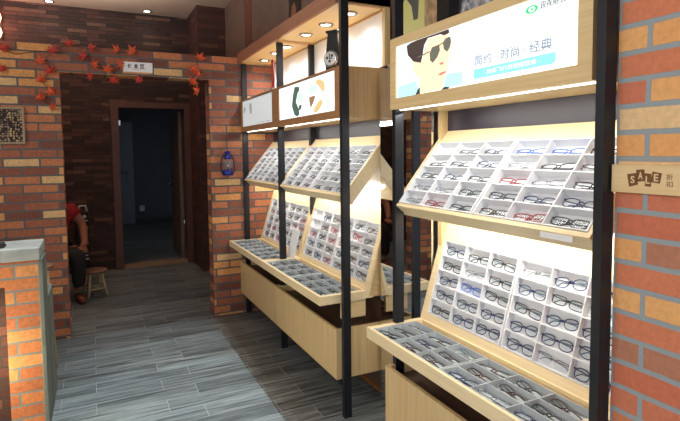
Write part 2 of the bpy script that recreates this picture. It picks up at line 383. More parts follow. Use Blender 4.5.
# blue hurricane lantern
e=empty('hanging_lantern',T(1.113,BW-.065,1.315),'blue metal hurricane lantern hanging on the brick pier','lantern')
MB().lathe([(.046,0),(.050,.006),(.050,.035),(.040,.045),(.030,.05)],24).build('fuel_tank',M['blue'],e)
MB().lathe([(.027,.055),(.040,.085),(.040,.12),(.026,.15)],20).build('glass_globe',M['lglass'],e)
MB().lathe([(.008,.05),(.008,.09),(.004,.1)],10).build('burner',M['chrome'],e)
MB().lathe([(.030,.148),(.034,.155),(.026,.175),(.022,.20),(.030,.203),(.026,.215),(.008,.222)],20).build('chimney_cap',M['blue'],e)
for sx in (-1,1): MB().tube([(sx*.046,0,.02),(sx*.06,0,.04),(sx*.062,0,.1),(sx*.056,0,.15),(sx*.03,0,.19)],.006,8).build('side_tube',M['dkblue'],e)
MB().tube([(math.cos(a)*.042,.0,.195+math.sin(a)*.045) for a in [PI*i/10 for i in range(11)]],.002,6).build('bail_handle',M['chrome'],e)
MB().tube([(0,.065,.245),(0,.0,.243),(0,-.004,.236)],.003,6).build('wall_hook',M['blackm'],e)
# maple garlands
def leafmesh(mb,x,z,sz,rot,yy,tilt):
    ang=[-90,-62,-40,-18,5,28,48,68,90,112,132,152,175,198,220,242]
    rad=[.25,.42,.3,.75,.42,.92,.45,.55,1.0,.55,.45,.92,.42,.75,.3,.42]
    pts=[(math.cos(math.radians(a))*r*sz,math.sin(math.radians(a))*r*sz) for a,r in zip(ang,rad)]
    n=len(pts)
    Mx=Matrix.Translation((x,yy,z))@Matrix.Rotation(tilt,4,'X')@Matrix.Rotation(rot*.5,4,'Z')@Matrix.Rotation(PI/2,4,'X')@Matrix.Rotation(rot,4,'Z')
    vs=[(0,0,.012*sz/.05)]+[(p[0],p[1],-.1*abs(p[0])) for p in pts]
    fs=[(0,1+i,1+(i+1)%n) for i in range(n)]
    vs2=[(v[0],v[1],v[2]-.0012) for v in vs]
    mb.add(vs,fs,M=Mx); mb.add(vs2,[f[::-1] for f in fs],M=Mx)
def garland(label,pts,vine):
    e=empty('maple_garland',T(pts[0][0],BW,pts[0][1]),label,'garland','maple leaf garlands on the brick arch')
    off=Vector((pts[0][0],BW,pts[0][1]))
    MB().tube([Vector((x,BW-.012,z))-off for x,z in vine],.003,6).build('stem',M['stem'],e)
    for i,(x,z) in enumerate(pts):
        mb=MB(); leafmesh(mb,x-off.x,z-off.z,random.uniform(.052,.066),random.uniform(-1.2,1.2),-.03-random.uniform(0,.02),random.uniform(-.3,.2))
        mb.tube([(x-off.x,-.02,z-off.z),(x-off.x+random.uniform(-.02,.02),-.012,z-off.z+.03)],.0015,5)
        mb.build('maple_leaf',random.choice((M['leaf_r'],M['leaf_r'],M['leaf_o'])),e)
garland('red maple leaf garland trailing down the left brick wall',[(-.579,2.329),(-.258,2.341),(-.336,2.251),(-.269,2.182),(-.59,2.175),(-.342,2.104),(-.264,2.014),(-.348,1.966),(-.274,1.894)],
   [(-.6,2.33),(-.5,2.30),(-.36,2.33),(-.26,2.34),(-.31,2.26),(-.27,2.19),(-.34,2.1),(-.27,2.02),(-.34,1.96),(-.275,1.9)])
garland('red maple leaf garland along the brick lintel over the opening',[(-.13,2.405),(.022,2.382),(-.03,2.31),(.217,2.383),(.34,2.379),(.042,2.247),(.252,2.262),(.142,2.212),(.018,2.15),(.189,2.125),(.385,2.14)],
   [(-.2,2.38),(-.13,2.40),(.02,2.38),(0,2.31),(.05,2.24),(.14,2.21),(.2,2.2),(.26,2.27),(.22,2.37),(.34,2.38)])
garland('short orange maple leaf garland at the right corner of the opening',[(.893,2.365),(.837,2.248),(.865,2.226),(.822,2.15),(.864,2.071)],
   [(.9,2.38),(.89,2.36),(.84,2.25),(.87,2.22),(.84,2.185)])

# ------------------------------------------------------------------ person seated behind the wall
def skin_mesh(name,verts,edges,mat,parent,sub=2,root=0):
    me=bpy.data.meshes.new(name); me.from_pydata([v[:3] for v in verts],edges,[])
    o=bpy.data.objects.new(name,me); COL.objects.link(o); o.parent=parent
    sk=o.modifiers.new('skin','SKIN'); sl=me.skin_vertices[0].data
    for i,v in enumerate(verts):
        rr=v[3]; sl[i].radius=(rr,rr) if not isinstance(rr,tuple) else rr
    sl[root].use_root=True; sk.use_smooth_shade=True
    s=o.modifiers.new('sub','SUBSURF'); s.levels=s.render_levels=sub
    me.materials.append(mat); return o
# faces +X; local: +X forward, pelvis at seat height
pe=empty('person',T(-.42,6.22,0,math.radians(-75))@Matrix.Scale(1.08,4),'person in a red short-sleeved top sitting behind the left brick wall','person')
V=[(0,0,.40,.12),(0,0,.52,.115),(.02,0,.68,.12),(.02,0,.82,.125),(.03,0,.93,.07),(.04,0,1.0,.05),          #0-5
   (.03,-.16,.86,.055),(.13,-.24,.72,.046),(.33,-.20,.60,.036),(.39,-.17,.575,.026),                          #6-9 near arm
   (.03,.16,.86,.055),(.07,.27,.70,.046),(.20,.25,.52,.036),(.27,.20,.505,.026),                               #10-13
   (.04,-.10,.40,.09),(.38,-.14,.46,.066),(.36,-.14,.10,.042),                                                #14-16
   (.04,.10,.40,.09),(.38,.14,.46,.066),(.36,.14,.10,.042)]
Ed=[(0,1),(1,2),(2,3),(3,4),(4,5),(3,6),(6,7),(7,8),(8,9),(3,10),(10,11),(11,12),(12,13),(0,14),(14,15),(15,16),(0,17),(17,18),(18,19)]
skin_mesh('body',V,Ed,M['skin'],pe)
skin_mesh('red_top',[(0,0,.42,.135),(.01,0,.60,.132),(.02,0,.80,.14),(.03,0,.90,.085),(.03,-.17,.855,.072),(.09,-.225,.77,.066),(.03,.17,.855,.072),(.07,.225,.77,.066)],[(0,1),(1,2),(2,3),(2,4),(4,5),(2,6),(6,7)],M['red'],pe)
skin_mesh('trousers',[(0,0,.42,.135),(.05,-.1,.40,.10),(.385,-.14,.46,.078),(.365,-.14,.12,.056),(.05,.1,.40,.10),(.385,.14,.46,.078),(.365,.14,.12,.056)],[(0,1),(1,2),(2,3),(0,4),(4,5),(5,6)],M['trouser'],pe)
for sy in (-1,1):
    mb=MB(); mb.tube([(.33,sy*.14,.035),(.42,sy*.14,.035),(.52,sy*.14,.028)],.03,10,radii=[.036,.036,.024]); mb.build('shoe',M['shoe'],pe)
hd=MB(); hd.lathe([(.02,-.115),(.055,-.10),(.078,-.05),(.088,0),(.086,.05),(.062,.095),(.02,.115)],20,Matrix.Translation((.06,0,1.12))@Matrix.Scale(1.1,4,(1,0,0))); 
hd.lathe([(.006,.03),(.012,.01),(.016,-.012),(.004,-.02)],8,Matrix.Translation((.158,0,1.115)))
hd.build('head',M['skin'],pe)
hr=MB(); hr.lathe([(.094,-.01),(.097,.03),(.090,.065),(.065,.105),(.02,.125)],20,Matrix.Translation((.045,0,1.12))@Matrix.Scale(1.08,4,(1,0,0))); hr.build('hair',M['hair'],pe)
for sy in (-1,1):
    MB().lathe([(.004,-.006),(.009,0),(.004,.006)],8,Matrix.Translation((.148,sy*.032,1.135))).build('eye',M['blackm'],pe)
    b=Vector((.39 if sy<0 else .27,sy*.17 if sy<0 else .20,.575 if sy<0 else .505))
    for k,(dy,ln) in enumerate(((-.024,.06),(-.008,.072),(.008,.07),(.024,.056))):
        mb=MB(); mb.tube([b,b+Vector((.05,dy,-.004)),b+Vector((.05+ln*.6,dy*1.1,-.02)),b+Vector((.05+ln*.8,dy*1.1,-.045))],.008,8); mb.build('finger',M['skin'],pe)
    mb=MB(); mb.tube([b+Vector((.005,-sy*.015,0)),b+Vector((.035,-sy*.04,-.005)),b+Vector((.06,-sy*.046,-.02))],.009,8); mb.build('thumb',M['skin'],pe)
e=empty('wooden_stool',T(-.42,6.22,0),'low stool under the person in red, hidden by the wall','stool')
MB().lathe([(.15,.25),(.16,.26),(.16,.28),(.15,.285)],20).build('seat',M['stoolseat'],e)
for a in range(4):
    an=PI/4+a*PI/2; MB().tube([(math.cos(an)*.1,math.sin(an)*.1,.255),(math.cos(an)*.15,math.sin(an)*.15,0)],.013,8).build('leg',M['stoolleg'],e)
# tall black and white bag behind the person
e=empty('standing_bag',T(-.11,6.62,0),'tall black bag with white marks standing behind the person in red','bag')
mb=MB(); mb.box(-.10,-.07,.02,.045,.07,.86); mb.build('bag_body',M['blackm'],e,.02)
mb=MB(); mb.tube([(-.06,-.075,.86),(-.04,-.08,.93),(.02,-.08,.93),(.035,-.075,.86)],.012,8); mb.build('carry_handle',M['bagw'],e)
mb=MB()
for i in range(12):
    z=.3+i*.045; mb.box(random.uniform(-.02,.0),-.073,z,random.uniform(.015,.04),-.0695,z+random.uniform(.01,.03))
mb.lathe([(.022,0),(.022,.006)],14,Matrix.Translation((.005,-.0695,.8))@Matrix.Rotation(PI/2,4,'X'))
mb.build('white_marks',M['bagw'],e)
for sx in (-.08,.03): MB().lathe([(.02,-.012),(.02,.012)],12,Matrix.Translation((sx,0,.02))@Matrix.Rotation(PI/2,4,'X')).build('wheel',M['blackm'],e)

# ------------------------------------------------------------------ display frames (posts, rails, back panels)
def post(mb,y,z1=3.3,x=1.24,w=.05,d=.03): mb.box(x,y,0,x+w,y-d,z1)
F1=empty('shelving_unit',T(1.24,B2,0),'long black post and oak display frame against the far brick pier','shelving')
F2=empty('shelving_unit',T(1.24,B3,0),'near black post and oak display frame beside the near brick wall','shelving')
def dframe(F,y0,ys,seams,yn,lab):
    O=Matrix.Translation(-Vector(F.location))
    for y in ys:
        x0=1.24 if y==ys[-1] else 1.272
        m_=MB(); m_.box(x0,y,0,x0+.046,y-.028,2.34 if y not in (ys[-1],) else 3.3,O)
        m_.build('front_post',M['black'],F)
    for y in seams:
        m_=MB(); m_.box(1.53,y+.015,.16,1.57,y-.02,2.345,O); m_.build('rear_post',M['blackm'],F)
    m_=MB()
    m_.box(1.25,y0,.165,1.275,yn,.198,O); m_.box(1.55,y0,.165,1.575,yn,.198,O)
    m_.build('base_rail',M['black'],F)
    m_=MB(); m_.box(1.574,y0,.2,1.590,yn,1.60,O); m_.build('rear_panel',M['white_glass'],F)
    m_=MB(); m_.box(1.574,y0,1.60,1.590,yn,1.95,O); m_.build('dark_rear_strip',M['slate'],F)
    m_=MB(); m_.box(1.574,y0,1.95,1.590,yn,2.345,O); m_.build('upper_rear_panel',M['white_glass'] if lab==1 else M['glitter'],F)
dframe(F1,B0,(B0-.003,B1+.014,B2-.035),(B1,),B2,1)
dframe(F2,B3,(B3+.0,B4-.03),(),B4,2)
for F,ys in ((F1,(B2,)),(F2,(B3-.0,B4+.03))):
    O=Matrix.Translation(-Vector(F.location))
    for y in ys:
        MB().box(1.536,y-.001,0,1.572,y-.031,2.345,O).build('oak_stile',M['oakz'],F)
# upper dark posts of the near frame
O=Matrix.Translation(-Vector(F2.location))
MB().box(1.50,2.02,2.0,1.56,1.93,3.0,O).build('rear_post',M['blackm'],F2)

# crowns
def crown(y0,y1,label,dl):
    e=empty('canopy_board',T(1.238,y1,2.345),label,'canopy','oak canopies over the displays')
    L_=y0-y1
    MB().box(.02,0.0,.012,.35,L_,.075).build('top_board',M['crown'],e)
    m_=MB(); m_.box(0,0,0,.02,L_,.085); m_.build('front_lip',M['lipbrown'],e)
    m_=MB(); m_.box(.02,0,0,.35,.02,.075); m_.box(.33,.02,0,.35,L_,.012); m_.box(.02,L_-.02,0,.35,L_,.012); m_.build('edge_strip',M['crownx'],e)
    return e
crown(B0,B1,'oak canopy with downlights above the far display against the brick pier',None)
crown(B1,B2,'oak canopy with downlights above the middle display',None)
for i,(x,y) in enumerate(((1.434,4.5),(1.42,4.15),(1.42,3.87),(1.40,3.42),(1.41,3.10),(1.43,2.80))):
    nm=('far','far','far','middle','middle','middle')[i]; pos=('farthest','second','nearest')[i%3]
    downlight('downlight',x,y,2.357,'round recessed downlight under the %s canopy, %s from the camera'%(nm,pos) if pos!='nearest' else 'round recessed downlight under the %s canopy, nearest the camera'%nm,'canopy downlights',.04,8.5,(.95,.98,1),2.7)

# sign boxes
def signbox(y0,y1,h,iy0,iy1,iz0,iz1,label,base,wmat,fmat=None):
    e=empty('sign_box',RX((1.266,y0,1.712)),label,'sign')
    W=y0-y1
    a0,a1=y0-iy0,y0-iy1; c0,c1=iz0-1.712,iz1-1.712
    m_=MB(); m_.box(0,0,-.30,W,.015,0); m_.box(0,h-.015,-.30,W,h,0); m_.box(0,.015,-.30,.015,h-.015,0); m_.box(W-.015,.015,-.30,W,h-.015,0)
    m_.build('box',wmat,e); m_=MB()
    m_.box(0,0,0,W,.015,.004); m_.box(0,h-.015,0,W,h,.004); m_.box(0,.015,0,.015,h-.015,.004); m_.box(W-.015,.015,0,W,h-.015,.004)
    m_.box(.015,.015,-.02,a0,h-.015,0.004); m_.box(a1,.015,-.02,W-.015,h-.015,.004); m_.box(a0,.015,-.02,a1,c0,.004); m_.box(a0,c1,-.02,a1,h-.015,.004)
    m_.build('front_frame',fmat or wmat,e)
    p=MB().box(a0,c0,-.012,a1,c1,-.004).build('light_panel',base,e)
    return e,p
def pprint(p,name,polys,mat,z=-.0036,t=.0006):
    for q in polys:
        m_=MB(); m_.prism(q,z,z+t); m_.build(name,mat,p)
# LED strips under the boxes
def ledbar(y0,y1,label,power,x=1.30,z=1.712):
    o=MB().box(-.004,0,-.004,.004,y0-y1,0); e=o.build('led_strip',M['led']); e.location=(x,y1,z); tag(e,label,'light','led strips')
    L=bpy.data.lights.new('led','AREA'); L.shape='RECTANGLE'; L.size=y0-y1; L.size_y=.05; L.energy=power; L.color=(1,.97,.90)
    lo=bpy.data.objects.new('led_light',L); COL.objects.link(lo); lo.parent=e; lo.matrix_parent_inverse=Matrix.Identity(4)
    lo.location=(0,(y0-y1)/2,-.02)
    d=Vector((.25,0,-1)); lo.rotation_mode='QUATERNION'; q=d.to_track_quat('-Z','Y')
    # long side along Y
    zax=-d.normalized(); yax=Vector((1,0,0)); xax=Vector((0,1,0)); yax=zax.cross(xax)
    lo.rotation_quaternion=Matrix((xax,yax,zax)).transposed().to_quaternion()
    return e
P3=4.5
e3,p3=signbox(B3,B4,.322,2.013,1.034,1.762,1.995,'large backlit sign with sunglasses portrait on the near display',M['signw'],M['oakx'],M['oakx'])
pprint(p3,'sea_print',[[(.054,.102),(.202,.111),(.222,.067),(.199,.047),(.054,.0505)],[(.413,.112),(.51,.105),(.51,.058),(.401,.057),(.396,.069)]],M['p_sea'])
pprint(p3,'sky_print',[[(.047,.281),(.16,.281),(.14,.229),(.047,.19)],[(.43,.281),(.78,.281),(.55,.262),(.45,.235)]],M['p_sky'])
face=[(.289,.272),(.372,.27),(.429,.258),(.444,.224),(.434,.192),(.431,.165),(.42,.157),(.42,.139),(.416,.122),(.401,.096),(.393,.062),(.378,.053),(.337,.054),(.229,.052),(.233,.118),(.209,.125),(.179,.156),(.171,.192),(.209,.197),(.249,.191)]
pprint(p3,'face_print',[face],M['p_skin'],-.0030)
pprint(p3,'hair_print',[[(.13,.271),(.161,.279),(.209,.281),(.336,.281),(.426,.281),(.431,.266),(.40,.262),(.372,.272),(.289,.274),(.262,.25),(.250,.205),(.238,.181),(.182,.195),(.14,.229)]],M['p_hair'],-.0024)
pprint(p3,'sunglasses_print',[[(.302,.208),(.318,.231),(.366,.234),(.372,.21),(.354,.185),(.324,.167),(.306,.179)],[(.391,.235),(.406,.249),(.437,.251),(.443,.231),(.434,.209),(.418,.195),(.397,.209)],[(.216,.21),(.302,.219),(.302,.214),(.216,.204)],[(.366,.232),(.392,.238),(.392,.233),(.366,.227)]],M['p_lens'],-.0018)
pprint(p3,'mouth_print',[[(.354,.113),(.384,.121),(.414,.122),(.407,.115),(.378,.109)],[(.366,.158),(.389,.162),(.398,.152),(.378,.15)]],M['p_mouth'],-.0018)
pprint(p3,'shirt_print',[[(.199,.0505),(.216,.071),(.232,.081),(.232,.0505)],[(.378,.0505),(.398,.061),(.435,.057),(.424,.0505)]],M['p_shirt'],-.0018)
pprint(p3,'ribbon_print',[[(.573,.103),(.942,.103),(.942,.076),(.931,.068),(.573,.068)]],M['p_rib'],-.003)
t=MB(); add_text(t,'简约 · 时尚 · 经典',.577,.114,.927,.152,-.0030,.0003,.0007); t.build('slogan_print',M['p_grey'],p3)
t=MB(); add_text(t,'· 经典飞行员镜框重现 ·',.63,.078,.88,.094,-.0022,.0003,.0); t.build('slogan_print',M['p_white'],p3)
t=MB()
for i in range(12): t.box(.70+i*.011,.058,-.0036,.707+i*.011,.062,-.0032)
t.build('small_print',M['p_grey'],p3)
t=MB()
el=lambda cx,cy,a,b,k0=0,k1=20:[(cx+a*math.cos(2*PI*k/20),cy+b*math.sin(2*PI*k/20)) for k in range(k0,k1)]
ring=MB()
o_=el(.845,.252,.025,.013); i_=el(.845,.252,.014,.0085)
for k in range(20): ring.prism([o_[k],o_[(k+1)%20],i_[(k+1)%20],i_[k]],-.0034,-.0028)
ring.prism(el(.845,.252,.005,.004),-.0034,-.0028); ring.build('eye_logo_print',M['p_green'],p3)
add_text(t,'锐视眼镜',.878,.243,.976,.268,-.0032,.0003,.0006); t.build('shop_name_print',M['p_dk'],p3)
ledbar(2.03,1.0,'bright led strip under the near sign box',P3,1.302)

e2,p2=signbox(B1,B2,.291,3.643,2.667,1.757,1.99,'backlit white watch sign on the middle display',M['signw'],M['crownx'],M['signbrown'])
pprint(p2,'dark_watch_print',[[(.371,.255),(.452,.25),(.465,.225),(.424,.205),(.394,.15),(.446,.098),(.458,.063),(.417,.05),(.363,.065),(.315,.128),(.335,.195)],[(.447,.122),(.505,.126),(.485,.095),(.446,.088)]],M['p_wdk'])
pprint(p2,'pale_dial_print',[[(.424,.2),(.503,.216),(.54,.179),(.513,.135),(.447,.126),(.416,.158)],[(.616,.208),(.665,.234),(.757,.231),(.767,.195),(.721,.174),(.639,.178)]],M['p_dial'],-.003)
pprint(p2,'gold_watch_print',[[(.735,.252),(.802,.254),(.866,.235),(.882,.199),(.874,.166),(.832,.179),(.79,.21),(.746,.233)],[(.73,.093),(.787,.123),(.852,.126),(.84,.097),(.785,.062),(.74,.052),(.698,.06)]],M['p_gold'],-.0024)
pprint(p2,'brown_strap_print',[[(.633,.16),(.732,.162),(.724,.138),(.684,.106),(.659,.086),(.637,.128)]],M['p_brn'],-.0024)
t=MB()
t.prism([(.86,.056),(.885,.072),(.889,.07),(.864,.054)],-.0036,-.003)
for i in range(4):
    t.box(.912+i*.026,.054,-.0036,.930+i*.026,.057,-.003); t.box(.912+i*.026,.064,-.0036,.930+i*.026,.067,-.003); t.box(.914+i*.026,.054,-.0036,.917+i*.026,.07,-.003); t.box(.925+i*.026,.054,-.0036,.928+i*.026,.07,-.003)
t.build('small_print',M['p_lgrey'],p2)
ledbar(3.60,2.66,'bright led strip under the middle sign box',P3*.75)
e1,p1=signbox(B0,B1,.291,B0-.047,3.80,1.757,1.99,'dim white sign with two small watches on the far display',M['signw1'],M['crownx'],M['signbrown'])
pprint(p1,'watch_print',[[(.09,.22),(.13,.225),(.15,.20),(.12,.165),(.085,.17)],[(.27,.245),(.33,.24),(.345,.20),(.335,.15),(.28,.15),(.262,.2)]],M['p_lgrey'])
t=MB()
for i in range(4): t.box(.50+i*.05,.059,-.0036,.54+i*.05,.065,-.003)
for i in range(4): t.box(.72+i*.035,.059,-.0036,.75+i*.035,.065,-.003)
t.build('small_print',M['p_lgrey'],p1)
ledbar(4.62,3.78,'bright led strip under the far sign box',P3*.6)

# ------------------------------------------------------------------ eyeglasses
def rim_pts(kind,s,cx,n=16):
    hw,hh=(.0275,.0148) if kind!='round' else (.0260,.0178)
    ex=.62 if kind!='round' else .9
    pts=[]
    for i in range(n):
        a=2*PI*i/n; c_,s_=math.cos(a),math.sin(a)
        pts.append((cx+s*hw*math.copysign(abs(c_)**ex,c_), hh*math.copysign(abs(s_)**ex,s_)+(.002*abs(c_) if s_>0 else 0),0))
    return pts
LENS_ME={}; 
def front_mb(kind,r):
    m_=MB()
    for s in (-1,1):
        p=rim_pts(kind,s,s*.0345)
        if kind=='half':
            m_.tube([q for q in rim_pts('rect',1,s*.0345) if q[1]>-.004 or True][0:9],r,6)
        else: m_.tube(p,r,6,True)
        m_.tube([(s*.060,.010,0),(s*.067,.011,-.001),(s*.069,.0105,-.006)],r*1.2,6)
    m_.tube([(-.009,.006,0),(0,.0095,.001),(.009,.006,0)],r,6)
    return m_
def temple_mb(s,r):
    m_=MB(); z=-.008 if s<0 else -.013
    m_.tube([(s*.069,.0095,-.004),(s*.064,.009,z),(0,.006,z-.001),(-s*.045,.002,z-.002),(-s*.062,-.010,z-.002)],r*1.1,6); return m_
def lens_mb(kind,s):
    m_=MB(); p=rim_pts('rect' if kind=='half' else kind,s,s*.0345); n=len(p)
    m_.add([(q[0],q[1],.0006) for q in p]+[(q[0],q[1],-.0006) for q in p],[list(range(n)),[n+i for i in range(n)][::-1]]+[(i,n+i,n+(i+1)%n,(i+1)%n) for i in range(n)]); return m_
COLS={'black':((20,20,26),.35,0),'navy blue':((28,44,86),.35,0),'dark brown':((66,42,36),.4,0),'red':((150,40,50),.4,0),'bright blue':((44,96,190),.4,0),'silver':((120,124,132),.25,.8)}
KIND={'black':'rect','navy blue':'round','dark brown':'rect','red':'rect','bright blue':'rect','silver':'half'}
GP={}; GS={}
for cn,(rgb,ro,me_) in COLS.items():
    mt=plain('frame '+cn,rgb,ro,me_); k=KIND[cn]; r=.0019 if cn!='silver' else .0013
    parts=[front_mb(k,r).build('frame_front',mt)]+[temple_mb(s,r).build('temple',mt) for s in (-1,1)]+[lens_mb(k,s).build('lens',M['lens']) for s in (-1,1)]
    GP[cn]=[(p.name.split('.')[0],p.data) for p in parts]
    m_=MB()
    for p in parts:
        m_.mi=1 if p.name.startswith('lens') else 0
        m_.add([v.co for v in p.data.vertices],[list(q.vertices) for q in p.data.polygons],True)
    s_=m_.build('eyeglasses',[mt,M['lens']]); GS[cn]=s_.data
    for p in parts+[s_]: bpy.data.objects.remove(p)
def glasses(cn,Mw,label,group,detail):
    if detail:
        e=bpy.data.objects.new('eyeglasses',None); e.empty_display_size=.03
    else: e=bpy.data.objects.new('eyeglasses',GS[cn])
    COL.objects.link(e); e.matrix_world=Mw; tag(e,label,'glasses',group)
    if detail:
        for nm,me in GP[cn]:
            o=bpy.data.objects.new(nm,me); COL.objects.link(o); o.parent=e
    return e
ORD=('top','second','third','fourth','fifth'); CO=('first','second','third','fourth','fifth','sixth')

# ------------------------------------------------------------------ cases
def insert_mb(x0,y0,cw,ch,nc,nr,depth,rt=.004,over=0):
    """white cell insert: back sheet and ribs; face plane at z=0"""
    m_=MB(); W=cw*nc; H=ch*nr
    m_.box(x0,y0,-depth,x0+W,y0+H,-depth+.003)
    for i in range(nc+1):
        w_=rt if 0<i<nc else rt*1.6
        m_.box(x0+i*cw-w_/2,y0-rt/2,-depth,x0+i*cw+w_/2,y0+H+rt/2,-.001)
    for j in range(nr+1):
        m_.box(x0,y0+j*ch-rt/2,-depth,x0+W,y0+j*ch+rt/2,-.0012+over)
    return m_
def palette(k,seed):
    rnd=random.Random(seed); return [rnd.choice(k) for _ in range(60)]
OVER={'near slanted case':{(0,3):'bright blue',(0,4):'bright blue',(2,3):'red',(4,4):'red',(4,1):'red',(4,3):'dark brown',(0,1):'black',(2,4):'silver',(4,5):'black',(1,3):'silver'},
 'near upright case':{(2,1):'bright blue',(0,1):'black'}}
def fill(Mroot,grid,cw,ch,nr,where,grp,detail,seed,kinds,skip=(),lay=0,zoff=-.020):
    pal=palette(kinds,seed); rnd=random.Random(seed+1); n=0
    for j in range(nr):
        for i,x in enumerate(grid):
            n+=1
            if (j,i) in skip: continue
            cn=OVER.get(where,{}).get((j,i),pal[n%60])
            cx=x+cw/2+rnd.uniform(-.006,.006); row=nr-1-j
            cy=(row+.0)*ch+grid_y0+.5*ch+rnd.uniform(-.003,.003)-(0 if lay else .010)
            R=Matrix.Translation((cx,cy,zoff))@Matrix.Rotation(rnd.uniform(-.10,.10)+(rnd.uniform(-.25,.25) if lay else 0),4,'Z')@Matrix.Rotation(-.15 if not lay else rnd.uniform(-.05,.05),4,'X')
            lab='%s glasses in the %s, %s row, %s from left'%(cn,where,ORD[j] if not lay else ('back','middle','front')[j],CO[i])
            glasses(cn,Mroot@R@Matrix.Scale(1.1,4),lab,grp,detail)
def rack(y0,y1,nm,detail,seed,kinds,skip=()):
    global grid_y0
    W=y0-y1-.012; v=(.64,0,.768); n=(-.768,0,.64)
    root=frame((1.274,y0-.006,1.265),(0,-1,0),v,n)
    e=empty('slanted_case',root,'oak slanted display case of white cells under the %s sign'%nm,'display case','slanted display cases')
    H=.494; D=.078; g0=.024; ch=.0715; 
    m_=MB(); m_.box(0,0,-D,W,.016,0); m_.box(0,H-.014,-D,W,H,0); m_.box(0,.016,-D,.014,H-.014,0); m_.box(W-.014,.016,-D,W,H-.014,0); m_.build('case_frame',M['case'],e)
    m_=MB(); m_.box(.014,.016,-D,W-.014,H-.014,-D+.01); m_.box(.014,g0+5*ch+.003,-.012,W-.014,H-.014,-.006); m_.build('backing_board',M['case'],e)
    cw=(W-.028-.034)/6; xs=[]
    for k in range(2):
        x0=.022+k*(3*cw+.018); insert_mb(x0,g0,cw,ch,3,5,.046).build('cell_insert',M['white_insert'],e); xs+= [x0+i*cw for i in range(3)]
    grid_y0=g0
    fill(root,xs,cw,ch,5,nm+' slanted case','glasses in the %s slanted case'%nm,detail,seed,kinds,skip)
    # small led lamp under the case
    L=bpy.data.lights.new('under','AREA'); L.shape='RECTANGLE'; L.size=W*.9; L.size_y=.03; L.energy=UND[nm]; L.color=(1,.96,.88)
    st=MB().box(.05,.12,-D-.008,W-.05,.132,-D).build('led_strip',M['led'],e)
    lo=bpy.data.objects.new('led_light',L); COL.objects.link(lo); lo.parent=e
    Mi=root.inverted(); d=(Mi.to_3x3()@Vector((.35,0,-1))).normalized(); z=-d; x=Vector((1,0,0)); y=z.cross(x).normalized()
    R=Matrix((x,y,z)).transposed().to_4x4(); lo.matrix_local=Matrix.Translation((W/2,.126,-D-.02))@R
    return e
UND={'near':5,'middle':3.6,'far':3}
def upright(y0,y1,nm,detail,seed,kinds,skip=()):
    global grid_y0
    W=y0-y1-.012; v=(.296,0,.955); n=(-.955,0,.296)
    root=frame((1.425,y0-.006,.692),(0,-1,0),v,n)
    e=empty('upright_case',root,'oak leaning upright display case of white cells on the %s display'%nm,'display case','upright display cases')
    H=.50; ch=.0715; g0=.047; cw=(W-.088-.014)/6
    m_=MB(); m_.box(0,0,-.05,.042,H,0); m_.box(W-.042,0,-.05,W,H,0); m_.box(.042,0,-.05,W-.042,g0-.004,0); m_.box(.042,g0+5*ch+.004,-.05,W-.042,H,0); m_.box(.042,g0-.004,-.05,W-.042,g0+5*ch+.004,-.044)
    m_.build('case_frame',M['case'],e)
    # wedge side boards between the leaning face and the wall panel
    Mi=root.inverted()
    for yy in (y0-.006,y1+.006+.012):
        P=[Mi@Vector(q) for q in ((1.44,yy,.66),(1.535,yy,.66),(1.535,yy,1.02),(1.44,yy-.012,.66),(1.535,yy-.012,.66),(1.535,yy-.012,1.02))]
        MB().add(P,[(0,1,2),(3,5,4),(0,3,4,1),(1,4,5,2),(2,5,3,0)]).build('side_wedge',M['oakz'],e)
    xs=[]
    for k in range(2):
        x0=.044+k*(3*cw+.014); insert_mb(x0,g0,cw,ch,3,5,.036).build('cell_insert',M['white_insert'],e); xs+=[x0+i*cw for i in range(3)]
    grid_y0=g0
    fill(root,xs,cw,ch,5,nm+' upright case','glasses in the %s upright case'%nm,detail,seed,kinds,skip,zoff=-.016)
def tray(y0,y1,nm,detail,seed,kinds):
    global grid_y0
    W=y0-y1-.014; X0=1.124; D=.345
    # local x=-Y, y=+X (away from the aisle), z up
    root=frame((X0,y0-.007,.700),(0,-1,0),(1,0,0),(0,0,1))
    e=empty('flat_tray',root,'oak flat tray of pale cells jutting out at the front of the %s display'%nm,'display tray','flat display trays')
    h=.05
    m_=MB(); m_.box(0,0,-h,W,.014,.002); m_.box(0,D-.05,-.045,W,D,-.002); m_.box(0,.014,-h,.03,D-.05,0); m_.box(W-.03,.014,-h,W,D-.05,0); m_.box(.03,.014,-h,W-.03,D-.05,-h+.008)
    m_.build('tray_frame',M['case'],e)
    cw=(W-.08)/6; ch=.077; xs=[]
    for k in range(2):
        x0=.034+k*(3*cw+.012); insert_mb(x0,.022,cw,ch,3,3,.034,.0035).build('cell_insert',M['tray_insert'],e); xs+=[x0+i*cw for i in range(3)]
    grid_y0=.022
    fill(root,xs,cw,ch,3,nm+' flat tray','glasses in the %s flat tray'%nm,detail,seed,kinds,lay=1,zoff=-.014)
    # bracket below
    for xx in (.02,W-.045): MB().box(xx,.15,-.155,xx+.025,D-.04,-h).build('bracket',M['oak'],e)
def cabinet(y0,y1,nm):
    e=empty('base_cabinet',T(1.225,y1+.007,.2),'oak base cabinet hanging low under the %s display'%nm,'cabinet','oak base cabinets')
    L_=y0-y1-.014
    MB().box(0,0,0,.018,L_,.296).build('door',M['oakz'],e)
    m_=MB(); m_.box(.018,0,0,.31,.018,.296); m_.box(.018,L_-.018,0,.31,L_,.296); m_.box(.018,.018,0,.31,L_-.018,.018); m_.build('carcass',M['oakz'],e)
    m_=MB(); m_.box(.018,.018,.235,.31,L_-.018,.25); m_.box(.31,0,.0,.325,L_,.42); m_.build('inner_top',M['brown'],e)
KA=['black','black','dark brown','black','navy blue']
KB=['black','navy blue','silver','black','dark brown','red','bright blue','navy blue']
rack(B3,B4,'near',True,11,['black','dark brown','black','navy blue','black','silver'],{(0,0)})
